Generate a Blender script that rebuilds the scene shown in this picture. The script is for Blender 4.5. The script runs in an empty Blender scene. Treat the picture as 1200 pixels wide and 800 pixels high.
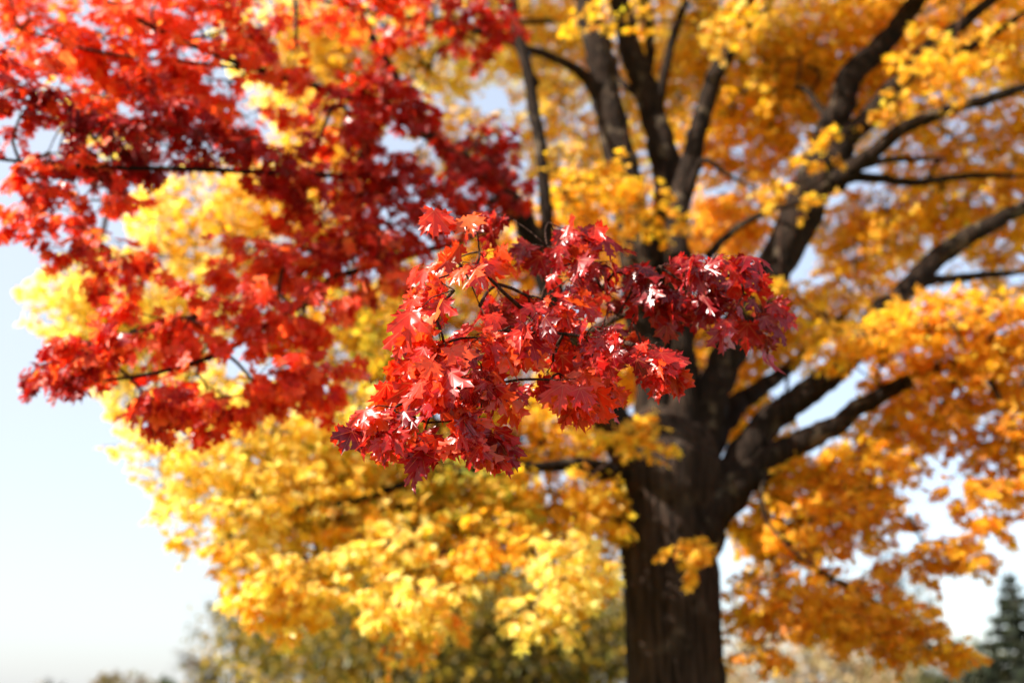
import bpy, math
import numpy as np
from mathutils import noise, Vector

R = math.radians
PI = math.pi
scene = bpy.context.scene
col = scene.collection

# ------------------------------------------------------------------ camera
PITCH = 20.0
CAM = np.array([0.0, 0.0, 1.55])
cam_d = bpy.data.cameras.new("camera")
cam = bpy.data.objects.new("camera", cam_d)
col.objects.link(cam)
cam.location = CAM
cam.rotation_euler = (R(90 + PITCH), 0, 0)
cam_d.lens = 35
cam_d.sensor_width = 36
cam_d.clip_start = 0.05
cam_d.clip_end = 3000
cam_d.dof.use_dof = True
cam_d.dof.focus_distance = 2.33
cam_d.dof.aperture_fstop = 1.4
cam_d.dof.aperture_blades = 0
scene.camera = cam

# ------------------------------------------------------------------ sky, sun, exposure
SUN_DIR = np.array([-0.72, -0.26, 0.58])          # from the scene towards the sun
SUN_DIR = SUN_DIR / np.linalg.norm(SUN_DIR)
SUN_EL = math.asin(SUN_DIR[2])
SUN_AZ = math.atan2(SUN_DIR[0], SUN_DIR[1])       # clockwise from +Y
world = bpy.data.worlds.new("World")
scene.world = world
world.use_nodes = True
wn = world.node_tree
wn.nodes.clear()
sky = wn.nodes.new("ShaderNodeTexSky")
sky.sky_type = 'NISHITA'
sky.sun_disc = False
sky.sun_elevation = SUN_EL
sky.sun_rotation = SUN_AZ
sky.altitude = 100
sky.air_density = 1.0
sky.dust_density = 2.2
sky.ozone_density = 1.0
bgn = wn.nodes.new("ShaderNodeBackground")
bgn.inputs["Strength"].default_value = 0.15
won = wn.nodes.new("ShaderNodeOutputWorld")
# thin high cloud veil over the blue, whiter towards the horizon and on the sun's side
wtc = wn.nodes.new("ShaderNodeTexCoord")
wdot = wn.nodes.new("ShaderNodeVectorMath"); wdot.operation = 'DOT_PRODUCT'
wdot.inputs[1].default_value = tuple(SUN_DIR * np.array([1, 1, -.35]))
wn.links.new(wtc.outputs["Generated"], wdot.inputs[0])
wmp = wn.nodes.new("ShaderNodeMapping"); wmp.inputs["Scale"].default_value = (1.2, 1.2, 4)
wn.links.new(wtc.outputs["Generated"], wmp.inputs[0])
wno = wn.nodes.new("ShaderNodeTexNoise"); wno.inputs["Scale"].default_value = 2.2; wno.inputs["Detail"].default_value = 7
wn.links.new(wmp.outputs[0], wno.inputs["Vector"])
wad = wn.nodes.new("ShaderNodeMath"); wad.operation = 'MULTIPLY_ADD'; wad.inputs[1].default_value = .35
wn.links.new(wno.outputs["Fac"], wad.inputs[0]); wn.links.new(wdot.outputs["Value"], wad.inputs[2])
wmr = wn.nodes.new("ShaderNodeMapRange")
wmr.inputs["From Min"].default_value = -.55; wmr.inputs["From Max"].default_value = .75
wmr.inputs["To Min"].default_value = .42; wmr.inputs["To Max"].default_value = .95
wn.links.new(wad.outputs[0], wmr.inputs["Value"])
wmx = wn.nodes.new("ShaderNodeMix"); wmx.data_type = 'RGBA'
wn.links.new(wmr.outputs[0], wmx.inputs["Factor"])
wn.links.new(sky.outputs[0], wmx.inputs[6]); wmx.inputs[7].default_value = (1.98, 2.06, 2.14, 1)
wn.links.new(wmx.outputs[2], bgn.inputs[0])
wn.links.new(bgn.outputs[0], won.inputs[0])

sd = bpy.data.lights.new("sun", 'SUN')
sd.energy = 5.0
sd.angle = R(0.5)
sd.color = (1.0, 0.93, 0.82)
so = bpy.data.objects.new("sun", sd)
col.objects.link(so)
so.rotation_euler = Vector(tuple(SUN_DIR)).to_track_quat('Z', 'Y').to_euler()
so.location = (-10, -5, 12)

vs = scene.view_settings
vs.view_transform = 'Standard'
vs.look = 'None'
vs.exposure = 1.5
vs.gamma = 1
vs.use_curve_mapping = False

cy = scene.cycles
cy.max_bounces = 7
cy.diffuse_bounces = 5
cy.transmission_bounces = 6
cy.glossy_bounces = 2
cy.transparent_max_bounces = 4
cy.caustics_reflective = False
cy.caustics_refractive = False
cy.sample_clamp_indirect = 8
cy.use_adaptive_sampling = True
cy.adaptive_threshold = 0.02
cy.use_denoising = True
scene.render.engine = 'CYCLES'

# ------------------------------------------------------------------ coordinates
F = 1200 * 35 / 36.0
FW = np.array([0, math.cos(R(PITCH)), math.sin(R(PITCH))])
UP = np.array([0, -math.sin(R(PITCH)), math.cos(R(PITCH))])
RT = np.array([1.0, 0, 0])


def at(px, py, Y):
    """world point seen at photo pixel (px, py) standing Y metres ahead of the viewer"""
    d = FW + RT * ((px - 600) / F) + UP * ((400 - py) / F)
    return CAM + d * (Y / d[1])


def mpp(px, py, Y):
    """metres per photo pixel there"""
    d = FW + RT * ((px - 600) / F) + UP * ((400 - py) / F)
    return (Y / d[1]) / F


# ------------------------------------------------------------------ object helpers
def tag(o, label=None, cat=None, group=None, kind=None):
    if label: o['label'] = label
    if cat: o['category'] = cat
    if group: o['group'] = group
    if kind: o['kind'] = kind
    return o


def empty(name, loc):
    o = bpy.data.objects.new(name, None)
    o.empty_display_size = 0.3
    col.objects.link(o)
    o.location = loc
    return o


def link(name, me, mat, parent=None):
    o = bpy.data.objects.new(name, me)
    if mat is not None:
        me.materials.append(mat)
    col.objects.link(o)
    if parent is not None:
        # all meshes are written in world coordinates; undo the chain's offset
        off = Vector((0, 0, 0))
        p = parent
        while p is not None:
            off += p.location
            p = p.parent
        o.parent = parent
        o.location = -off
    return o


def raw_mesh(name, V, loops, starts, totals, smooth=False, attrs=None):
    me = bpy.data.meshes.new(name)
    V = np.asarray(V, dtype=np.float32)
    me.vertices.add(len(V))
    me.vertices.foreach_set("co", V.ravel())
    me.loops.add(len(loops))
    me.loops.foreach_set("vertex_index", np.asarray(loops, dtype=np.int32))
    me.polygons.add(len(starts))
    me.polygons.foreach_set("loop_start", np.asarray(starts, dtype=np.int32))
    me.polygons.foreach_set("loop_total", np.asarray(totals, dtype=np.int32))
    me.polygons.foreach_set("use_smooth", np.full(len(starts), smooth, dtype=bool))
    for nm, arr in (attrs or {}).items():
        if arr.ndim == 2:
            a = me.attributes.new(nm, 'FLOAT_COLOR', 'POINT')
            a.data.foreach_set("color", np.asarray(arr, dtype=np.float32).ravel())
        else:
            a = me.attributes.new(nm, 'FLOAT', 'POINT')
            a.data.foreach_set("value", np.asarray(arr, dtype=np.float32))
    me.update(calc_edges=True)
    return me


# ------------------------------------------------------------------ tubes (limbs, branches, twigs)
class Tubes:
    def __init__(self):
        self.V = []; self.Q = []; self.T = []; self.n = 0

    def add(self, P, rad, sides=6, rough=0.0, lobes=0.0, seed=0):
        P = np.asarray(P, float); rad = np.asarray(rad, float)
        n = len(P)
        T = np.gradient(P, axis=0)
        T /= np.linalg.norm(T, axis=1)[:, None] + 1e-9
        ref = np.array([0.13, 0.97, 0.21]) if abs(T[0][1]) < 0.8 else np.array([0.9, 0.1, 0.3])
        N = np.cross(T, ref); N /= np.linalg.norm(N, axis=1)[:, None] + 1e-9
        B = np.cross(T, N)
        a = np.linspace(0, 2 * PI, sides, endpoint=False)
        ca, sa = np.cos(a), np.sin(a)
        ring = P[:, None, :] + rad[:, None, None] * (ca[None, :, None] * N[:, None, :] + sa[None, :, None] * B[:, None, :])
        if rough > 0 or lobes > 0:
            for i in range(n):
                for j in range(sides):
                    v = ring[i, j]
                    k = 1.0
                    if rough:
                        q = v / max(rad[i], 0.03)
                        k += rough * noise.noise(Vector((q[0] * 1.3 + seed, q[1] * 1.3, q[2] * 0.7)))
                        k += rough * 0.6 * noise.noise(Vector((v[0] * 38 + seed, v[1] * 38, v[2] * 9)))
                    if lobes:
                        k += lobes * (math.sin(a[j] * 3 + seed + P[i][2] * 0.5) * .6 + math.sin(a[j] * 5 + 1.7 * seed) * .4)
                    ring[i, j] = P[i] + (v - P[i]) * k
        self.V.append(ring.reshape(-1, 3))
        i0 = self.n
        ii, jj = np.meshgrid(np.arange(n - 1), np.arange(sides), indexing='ij')
        jn = (jj + 1) % sides
        q = np.stack([i0 + ii * sides + jj, i0 + ii * sides + jn, i0 + (ii + 1) * sides + jn, i0 + (ii + 1) * sides + jj], -1)
        self.Q.append(q.reshape(-1, 4))
        self.n += n * sides
        # caps
        self.V.append(np.array([P[0], P[-1]]))
        c0, c1 = self.n, self.n + 1
        self.n += 2
        j = np.arange(sides); jn = (j + 1) % sides
        self.T.append(np.stack([np.full(sides, c0), i0 + jn, i0 + j], -1))
        e0 = i0 + (n - 1) * sides
        self.T.append(np.stack([np.full(sides, c1), e0 + j, e0 + jn], -1))

    def build(self, name, mat, parent=None, smooth=True):
        if not self.V:
            return None
        V = np.concatenate(self.V)
        Q = np.concatenate(self.Q); T = np.concatenate(self.T)
        loops = np.concatenate([Q.ravel(), T.ravel()])
        tot = np.concatenate([np.full(len(Q), 4), np.full(len(T), 3)])
        st = np.concatenate([[0], np.cumsum(tot)[:-1]])
        return link(name, raw_mesh(name, V, loops, st, tot, smooth), mat, parent)


def smooth_path(pts, n_per=6):
    """Catmull-Rom through the points (position and radius together)"""
    P = np.asarray(pts, float)
    if len(P) < 3:
        t = np.linspace(0, 1, n_per + 1)[:, None]
        return P[0] * (1 - t) + P[-1] * t
    E = np.vstack([2 * P[0] - P[1], P, 2 * P[-1] - P[-2]])
    out = []
    for i in range(1, len(E) - 2):
        p0, p1, p2, p3 = E[i - 1], E[i], E[i + 1], E[i + 2]
        for k in range(n_per):
            t = k / n_per
            out.append(0.5 * ((2 * p1) + (-p0 + p2) * t + (2 * p0 - 5 * p1 + 4 * p2 - p3) * t * t + (-p0 + 3 * p1 - 3 * p2 + p3) * t ** 3))
    out.append(P[-1])
    return np.array(out)


# ------------------------------------------------------------------ leaves
def hi_leaf():
    half = [(0.05, .83), (.16, .86), (.145, .74), (.20, .70), (.12, .60), (.095, .44),
            (.20, .56), (.24, .71), (.33, .64), (.59, .66), (.50, .53), (.59, .45), (.44, .37), (.29, .235),
            (.42, .22), (.54, .05), (.38, .06), (.35, -.09), (.20, -.03), (.07, -.10)]
    V = [(0, 0), (0, .55), (0, 1.02)]
    vein = [1, 1, 1]
    F_ = []
    for s in (1, -1):
        S = len(V); V.append((s * .31, .36)); vein.append(1)
        B = len(V); V.append((s * .24, .04)); vein.append(1)
        o = len(V)
        for k, (x, y) in enumerate(half):
            V.append((s * x, y)); vein.append(1 if k in (9, 15) else 0)
        seq = [2] + [o + k for k in range(6)]
        tr = [(1, seq[k], seq[k + 1]) for k in range(6)] + [(1, o + 5, 0)]
        tr += [(S, o + k, o + k + 1) for k in range(5, 13)] + [(S, 0, o + 5), (S, o + 13, 0)]
        tr += [(B, o + k, o + k + 1) for k in range(13, 19)] + [(B, 0, o + 13), (B, o + 19, 0)]
        if s == 1:
            tr = [(a, c, b) for a, b, c in tr]
        F_ += tr
    V = np.array(V, float); vein = np.array(vein, float)
    z = np.where(vein > 0.5, -0.012, 0.028)
    return V[:, 0], V[:, 1], z, vein, np.array(F_)


def lo_leaf():
    half = [(.13, .72), (.09, .45), (.30, .66), (.57, .63), (.45, .38), (.27, .22), (.49, .06), (.2, -.06)]
    V = [(0, .3), (0, 1.0)] + [(x, y) for x, y in half] + [(0, 0)] + [(-x, y) for x, y in half[::-1]]
    n = len(V) - 1
    F_ = [(0, 1 + (k + 1) % n, 1 + k) for k in range(n)]
    V = np.array(V, float)
    z = np.full(len(V), .02); z[0] = -.02
    return V[:, 0], V[:, 1], z, np.zeros(len(V)), np.array(F_)


def tuft_leaf():
    # a small oval leaf for the far trees
    V = [(0, 0), (.3, .25), (.33, .6), (0, 1), (-.33, .6), (-.3, .25)]
    F_ = [(0, 1, 2), (0, 2, 3), (0, 3, 4), (0, 4, 5)]
    V = np.array(V, float)
    z = np.abs(V[:, 0]) * .3
    return V[:, 0], V[:, 1], z, np.zeros(len(V)), np.array(F_)


LEAF = {'hi': hi_leaf(), 'lo': lo_leaf(), 'tuft': tuft_leaf()}


def unit(a):
    return a / (np.linalg.norm(a, axis=-1, keepdims=True) + 1e-9)


class Leaves:
    def __init__(self):
        self.a = []

    def add(self, base, axis, normal, size, colr, stem=None):
        self.a.append((base, axis, normal, size, colr, stem))

    def build(self, name, mat, parent, kind, seed):
        rng = np.random.default_rng(seed)
        base = np.concatenate([x[0] for x in self.a]); axis = unit(np.concatenate([x[1] for x in self.a]))
        nor = np.concatenate([x[2] for x in self.a]); size = np.concatenate([x[3] for x in self.a])
        colr = np.concatenate([x[4] for x in self.a])
        stem = np.concatenate([x[5] for x in self.a])
        X, Y, Z, vein, FF = LEAF[kind]
        side = unit(np.cross(axis, nor)); nor = np.cross(side, axis)
        n = len(base); m = len(X)
        curl = rng.normal(-.24, .30 if kind == 'hi' else .22, n)[:, None]
        fold = rng.normal(.16, .20, n)[:, None]
        tw = rng.normal(0, .16, n)[:, None]
        wx = rng.normal(1, .12, n)[:, None]
        wob = rng.normal(0, .028, (n, m)) if kind == 'hi' else 0
        if kind == 'hi':
            wob = wob * ((Y < .9) & (Y > .0))[None, :]
        zz = Z[None] + curl * ((Y[None] - .2) ** 2 + .6 * X[None] ** 2) + fold * np.abs(X[None]) + tw * X[None] * Y[None] + wob * .6
        jit = rng.normal(0, .028, (2, n, m)) if kind != 'tuft' else np.zeros((2, n, m))
        jit[:, :, vein > .5] = 0
        xx = X[None] * wx + jit[0]; yy = Y[None] + jit[1]
        V = base[:, None, :] + size[:, None, None] * (xx[..., None] * side[:, None] + yy[..., None] * axis[:, None] + zz[..., None] * nor[:, None])
        V = V.reshape(-1, 3)
        Fc = (FF[None] + (np.arange(n) * m)[:, None, None]).reshape(-1, 3)
        colv = np.repeat(colr, m, axis=0)
        vv = np.tile(vein, n)
        # petioles: slim three-sided slivers from the twig to the blade
        ps = stem
        wr = (0.0011 if kind == 'hi' else 0.0015)
        nn = unit(np.cross(base - ps, np.array([0.3, 0.5, 0.8])))
        bb = unit(np.cross(base - ps, nn))
        P = np.stack([ps + nn * wr * 1.3, ps - nn * wr * .7 + bb * wr, ps - nn * wr * .7 - bb * wr, base], 1).reshape(-1, 3)
        k0 = len(V) + np.arange(n)[:, None] * 4
        PF = np.concatenate([k0 + np.array([[0, 1, 3]]), k0 + np.array([[1, 2, 3]]), k0 + np.array([[2, 0, 3]])])
        if kind == 'tuft':
            allV, allF, allc, allv = V, Fc, colv, vv
        else:
            allV = np.concatenate([V, P]); allF = np.concatenate([Fc, PF])
            pc = np.repeat(colr * np.array([.75, .5, .6, 1]), 4, axis=0)
            allc = np.concatenate([colv, pc]); allv = np.concatenate([vv, np.zeros(len(P))])
        f = len(allF)
        me = raw_mesh(name, allV, allF.ravel(), np.arange(f) * 3, np.full(f, 3), kind == 'hi', {'tint': allc, 'vein': allv})
        return link(name, me, mat, parent)


# ------------------------------------------------------------------ materials
def new_mat(name):
    m = bpy.data.materials.new(name)
    m.use_nodes = True
    nt = m.node_tree
    nt.nodes.clear()
    return m, nt, nt.nodes.new("ShaderNodeOutputMaterial")


def leaf_mat(name, trans=0.5, gloss=0.07, rough=0.32, vein_col=None, mottle=0.25, tsat=(1.15, 1.0, .55)):
    m, nt, out = new_mat(name)
    N, L = nt.nodes, nt.links
    at_ = N.new("ShaderNodeAttribute"); at_.attribute_name = "tint"
    geo = N.new("ShaderNodeTexCoord")
    no = N.new("ShaderNodeTexNoise"); no.inputs["Scale"].default_value = 32; no.inputs["Detail"].default_value = 5
    L.new(geo.outputs["Object"], no.inputs["Vector"])
    mr = N.new("ShaderNodeMapRange")
    mr.inputs["From Min"].default_value = .3; mr.inputs["From Max"].default_value = .7
    mr.inputs["To Min"].default_value = 1 - mottle; mr.inputs["To Max"].default_value = 1 + mottle
    L.new(no.outputs["Fac"], mr.inputs["Value"])
    mul = N.new("ShaderNodeVectorMath"); mul.operation = 'SCALE'
    L.new(at_.outputs["Color"], mul.inputs[0]); L.new(mr.outputs[0], mul.inputs["Scale"])
    base = mul.outputs[0]
    if vein_col:
        ns = N.new("ShaderNodeTexNoise"); ns.inputs["Scale"].default_value = 75; ns.inputs["Detail"].default_value = 3
        L.new(geo.outputs["Object"], ns.inputs["Vector"])
        sp = N.new("ShaderNodeMapRange"); sp.inputs["From Min"].default_value = .66; sp.inputs["From Max"].default_value = .72
        sp.inputs["To Max"].default_value = .75
        L.new(ns.outputs["Fac"], sp.inputs["Value"])
        ms = N.new("ShaderNodeMix"); ms.data_type = 'RGBA'
        L.new(sp.outputs[0], ms.inputs["Factor"]); L.new(base, ms.inputs[6]); ms.inputs[7].default_value = (.09, .022, .012, 1)
        base = ms.outputs[2]
    bump = N.new("ShaderNodeBump"); bump.inputs["Strength"].default_value = .25; bump.inputs["Distance"].default_value = .002
    if vein_col:
        va = N.new("ShaderNodeAttribute"); va.attribute_name = "vein"
        pw = N.new("ShaderNodeMapRange"); pw.inputs["From Min"].default_value = .90; pw.inputs["From Max"].default_value = .97
        L.new(va.outputs["Fac"], pw.inputs["Value"])
        sc = N.new("ShaderNodeMath"); sc.operation = 'MULTIPLY'; sc.inputs[1].default_value = .6
        L.new(pw.outputs[0], sc.inputs[0])
        mx = N.new("ShaderNodeMix"); mx.data_type = 'RGBA'
        L.new(sc.outputs[0], mx.inputs["Factor"]); L.new(base, mx.inputs[6]); mx.inputs[7].default_value = (*vein_col, 1)
        base = mx.outputs[2]
        L.new(va.outputs["Fac"], bump.inputs["Height"])
        bump.inputs["Strength"].default_value = .18
    else:
        L.new(no.outputs["Fac"], bump.inputs["Height"])
    dif = N.new("ShaderNodeBsdfDiffuse"); L.new(base, dif.inputs["Color"]); L.new(bump.outputs[0], dif.inputs["Normal"])
    tm = N.new("ShaderNodeVectorMath"); tm.operation = 'MULTIPLY'; tm.inputs[1].default_value = tsat
    L.new(base, tm.inputs[0])
    tr = N.new("ShaderNodeBsdfTranslucent"); L.new(tm.outputs[0], tr.inputs["Color"])
    a = N.new("ShaderNodeMixShader"); a.inputs[0].default_value = trans
    L.new(dif.outputs[0], a.inputs[1]); L.new(tr.outputs[0], a.inputs[2])
    gl = N.new("ShaderNodeBsdfGlossy"); gl.inputs["Roughness"].default_value = rough
    gl.inputs["Color"].default_value = (1, 1, 1, 1)
    L.new(bump.outputs[0], gl.inputs["Normal"])
    fr = N.new("ShaderNodeFresnel"); fr.inputs["IOR"].default_value = 1.42
    ma = N.new("ShaderNodeMath"); ma.operation = 'MULTIPLY_ADD'; ma.inputs[1].default_value = .16; ma.inputs[2].default_value = gloss
    L.new(fr.outputs[0], ma.inputs[0])
    cl = N.new("ShaderNodeMath"); cl.operation = 'MINIMUM'; cl.inputs[1].default_value = .08
    L.new(ma.outputs[0], cl.inputs[0])
    b = N.new("ShaderNodeMixShader")
    L.new(cl.outputs[0], b.inputs[0]); L.new(a.outputs[0], b.inputs[1]); L.new(gl.outputs[0], b.inputs[2])
    L.new(b.outputs[0], out.inputs[0])
    return m


def bark_mat(name, dark, light, lichen, scale=1.0, lich=.5, st=(9, 9, 1.6)):
    m, nt, out = new_mat(name)
    N, L = nt.nodes, nt.links
    tc = N.new("ShaderNodeTexCoord")
    mp = N.new("ShaderNodeMapping"); mp.inputs["Scale"].default_value = tuple(v * scale for v in st)
    L.new(tc.outputs["Object"], mp.inputs[0])
    n1 = N.new("ShaderNodeTexNoise"); n1.inputs["Scale"].default_value = 2.2; n1.inputs["Detail"].default_value = 8; n1.inputs["Distortion"].default_value = .6
    L.new(mp.outputs[0], n1.inputs["Vector"])
    vo = N.new("ShaderNodeTexVoronoi"); vo.feature = 'DISTANCE_TO_EDGE'; vo.inputs["Scale"].default_value = 2.6
    L.new(mp.outputs[0], vo.inputs["Vector"])
    cr = N.new("ShaderNodeValToRGB")
    cr.color_ramp.elements[0].position = .32; cr.color_ramp.elements[0].color = (*dark, 1)
    cr.color_ramp.elements[1].position = .72; cr.color_ramp.elements[1].color = (*light, 1)
    L.new(n1.outputs["Fac"], cr.inputs[0])
    n2 = N.new("ShaderNodeTexNoise"); n2.inputs["Scale"].default_value = 4.5 * scale; n2.inputs["Detail"].default_value = 6
    L.new(tc.outputs["Object"], n2.inputs["Vector"])
    lr = N.new("ShaderNodeMapRange"); lr.inputs["From Min"].default_value = .58; lr.inputs["From Max"].default_value = .66
    lr.inputs["To Max"].default_value = lich
    L.new(n2.outputs["Fac"], lr.inputs["Value"])
    mx = N.new("ShaderNodeMix"); mx.data_type = 'RGBA'
    L.new(lr.outputs[0], mx.inputs["Factor"]); L.new(cr.outputs[0], mx.inputs[6]); mx.inputs[7].default_value = (*lichen, 1)
    bs = N.new("ShaderNodeBsdfPrincipled")
    bs.inputs["Roughness"].default_value = .88
    bs.inputs["Specular IOR Level"].default_value = .1
    L.new(mx.outputs[2], bs.inputs["Base Color"])
    ad = N.new("ShaderNodeMath"); ad.operation = 'ADD'
    mn = N.new("ShaderNodeMath"); mn.operation = 'MINIMUM'; mn.inputs[1].default_value = .25
    L.new(vo.outputs["Distance"], mn.inputs[0])
    L.new(mn.outputs[0], ad.inputs[0]); L.new(n1.outputs["Fac"], ad.inputs[1])
    bp = N.new("ShaderNodeBump"); bp.inputs["Strength"].default_value = .9; bp.inputs["Distance"].default_value = .03
    L.new(ad.outputs[0], bp.inputs["Height"]); L.new(bp.outputs[0], bs.inputs["Normal"])
    L.new(bs.outputs[0], out.inputs[0])
    return m


M_BARK = bark_mat("maple_bark", (.005, .003, .002), (.062, .038, .027), (.12, .09, .07), 1.0, .3, (16, 16, 1.1))
M_LIMB = bark_mat("limb_bark", (.006, .004, .003), (.034, .020, .013), (.20, .15, .10), 1.6, .4)
M_TWIG = bark_mat("twig_bark", (.03, .014, .010), (.09, .045, .03), (.12, .09, .07), 3, .3)
M_FAR = bark_mat("far_bark", (.035, .028, .022), (.10, .08, .065), (.15, .13, .11), 1, .4)
M_RED = leaf_mat("red_leaf", .45, .02, .3, (.62, .16, .07), .2, (1.5, 1.6, .9))
M_RED_FAR = leaf_mat("red_leaf_bough", .55, .004, .42, (.6, .15, .05), .2, (1.5, 1.6, .8))
M_YEL = leaf_mat("golden_leaf", .62, .002, .55, None, .15, (1.2, 1.12, .7))
M_FOL = leaf_mat("far_leaf", .4, .0, .8, None, .2, (1.05, 1.0, .7))

# colour families: (r,g,b), weight
PAL = {
    'Y': [((.88, .53, .035), 5), ((.90, .62, .07), 3), ((.84, .42, .025), 2), ((.70, .58, .05), 1)],
    'B': [((.92, .72, .17), 5), ((.92, .78, .27), 3), ((.92, .62, .09), 2)],  # paler yellows; the sunlit brightness is put into the leaf colour
    'G': [((.62, .48, .045), 4), ((.48, .46, .05), 2), ((.76, .48, .04), 4), ((.30, .36, .04), 1)],
    'O': [((.88, .53, .026), 5), ((.90, .60, .045), 3), ((.84, .42, .02), 2)],
    'D': [((.74, .36, .016), 5), ((.82, .45, .02), 4), ((.62, .23, .012), 2)],
    'P': [((.88, .44, .06), 4), ((.90, .54, .12), 3), ((.80, .28, .03), 1)],
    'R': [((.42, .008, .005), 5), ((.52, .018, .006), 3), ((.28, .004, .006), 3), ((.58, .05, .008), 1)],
    'L': [((.60, .030, .008), 5), ((.70, .065, .012), 3), ((.48, .012, .007), 2), ((.74, .12, .02), 1)],
    'S': [((.80, .085, .03), 5), ((.86, .14, .05), 3), ((.66, .04, .015), 3), ((.88, .22, .06), 1)],  # lighter version of L, with sunlight on the boughs put into the colour
    'C': [((.26, .004, .007), 5), ((.17, .003, .009), 3), ((.36, .008, .007), 2)],  # deep crimson that also carries the shade of the darker boughs
    'olive': [((.22, .16, .018), 5), ((.32, .21, .02), 3), ((.07, .07, .014), 5), ((.55, .34, .03), 2)],
    'rust': [((.26, .17, .06), 5), ((.18, .13, .045), 3), ((.14, .13, .05), 3)],
    'dgreen': [((.07, .09, .03), 5), ((.10, .12, .04), 3)],
    'tan': [((.42, .30, .16), 5), ((.50, .36, .18), 3), ((.32, .22, .12), 2)],
    'pale': [((.55, .46, .36), 5), ((.45, .36, .26), 3)],
    'spruce': [((.018, .028, .014), 5), ((.03, .04, .02), 3), ((.07, .07, .035), 2)],
    'hedge': [((.10, .11, .03), 5), ((.18, .15, .04), 3), ((.06, .07, .025), 3)],
}


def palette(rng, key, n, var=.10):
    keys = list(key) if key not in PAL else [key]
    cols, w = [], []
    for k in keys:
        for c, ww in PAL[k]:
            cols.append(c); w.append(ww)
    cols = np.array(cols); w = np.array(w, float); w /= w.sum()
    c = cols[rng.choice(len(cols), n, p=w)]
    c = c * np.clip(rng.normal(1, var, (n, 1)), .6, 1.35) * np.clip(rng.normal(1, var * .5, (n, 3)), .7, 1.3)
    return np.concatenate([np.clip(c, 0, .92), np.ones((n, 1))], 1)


SKEL = []        # (point, radius) of everything woody on the maple


def nearest_skel(p, bias=None):
    A = np.array([s[:3] for s in SKEL])
    d = np.linalg.norm(A - p, axis=1)
    # prefer wood that lies inward and below
    i = int(np.argmin(d))
    return A[i]


def clumpy(p, scale, thr, seed):
    return noise.noise(Vector((p[0] * scale + seed * 7.3, p[1] * scale - seed * 3.1, p[2] * scale * 1.5 + seed))) > thr


COVER = {'hi': 2.1, 'lo': 2.35}


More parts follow.
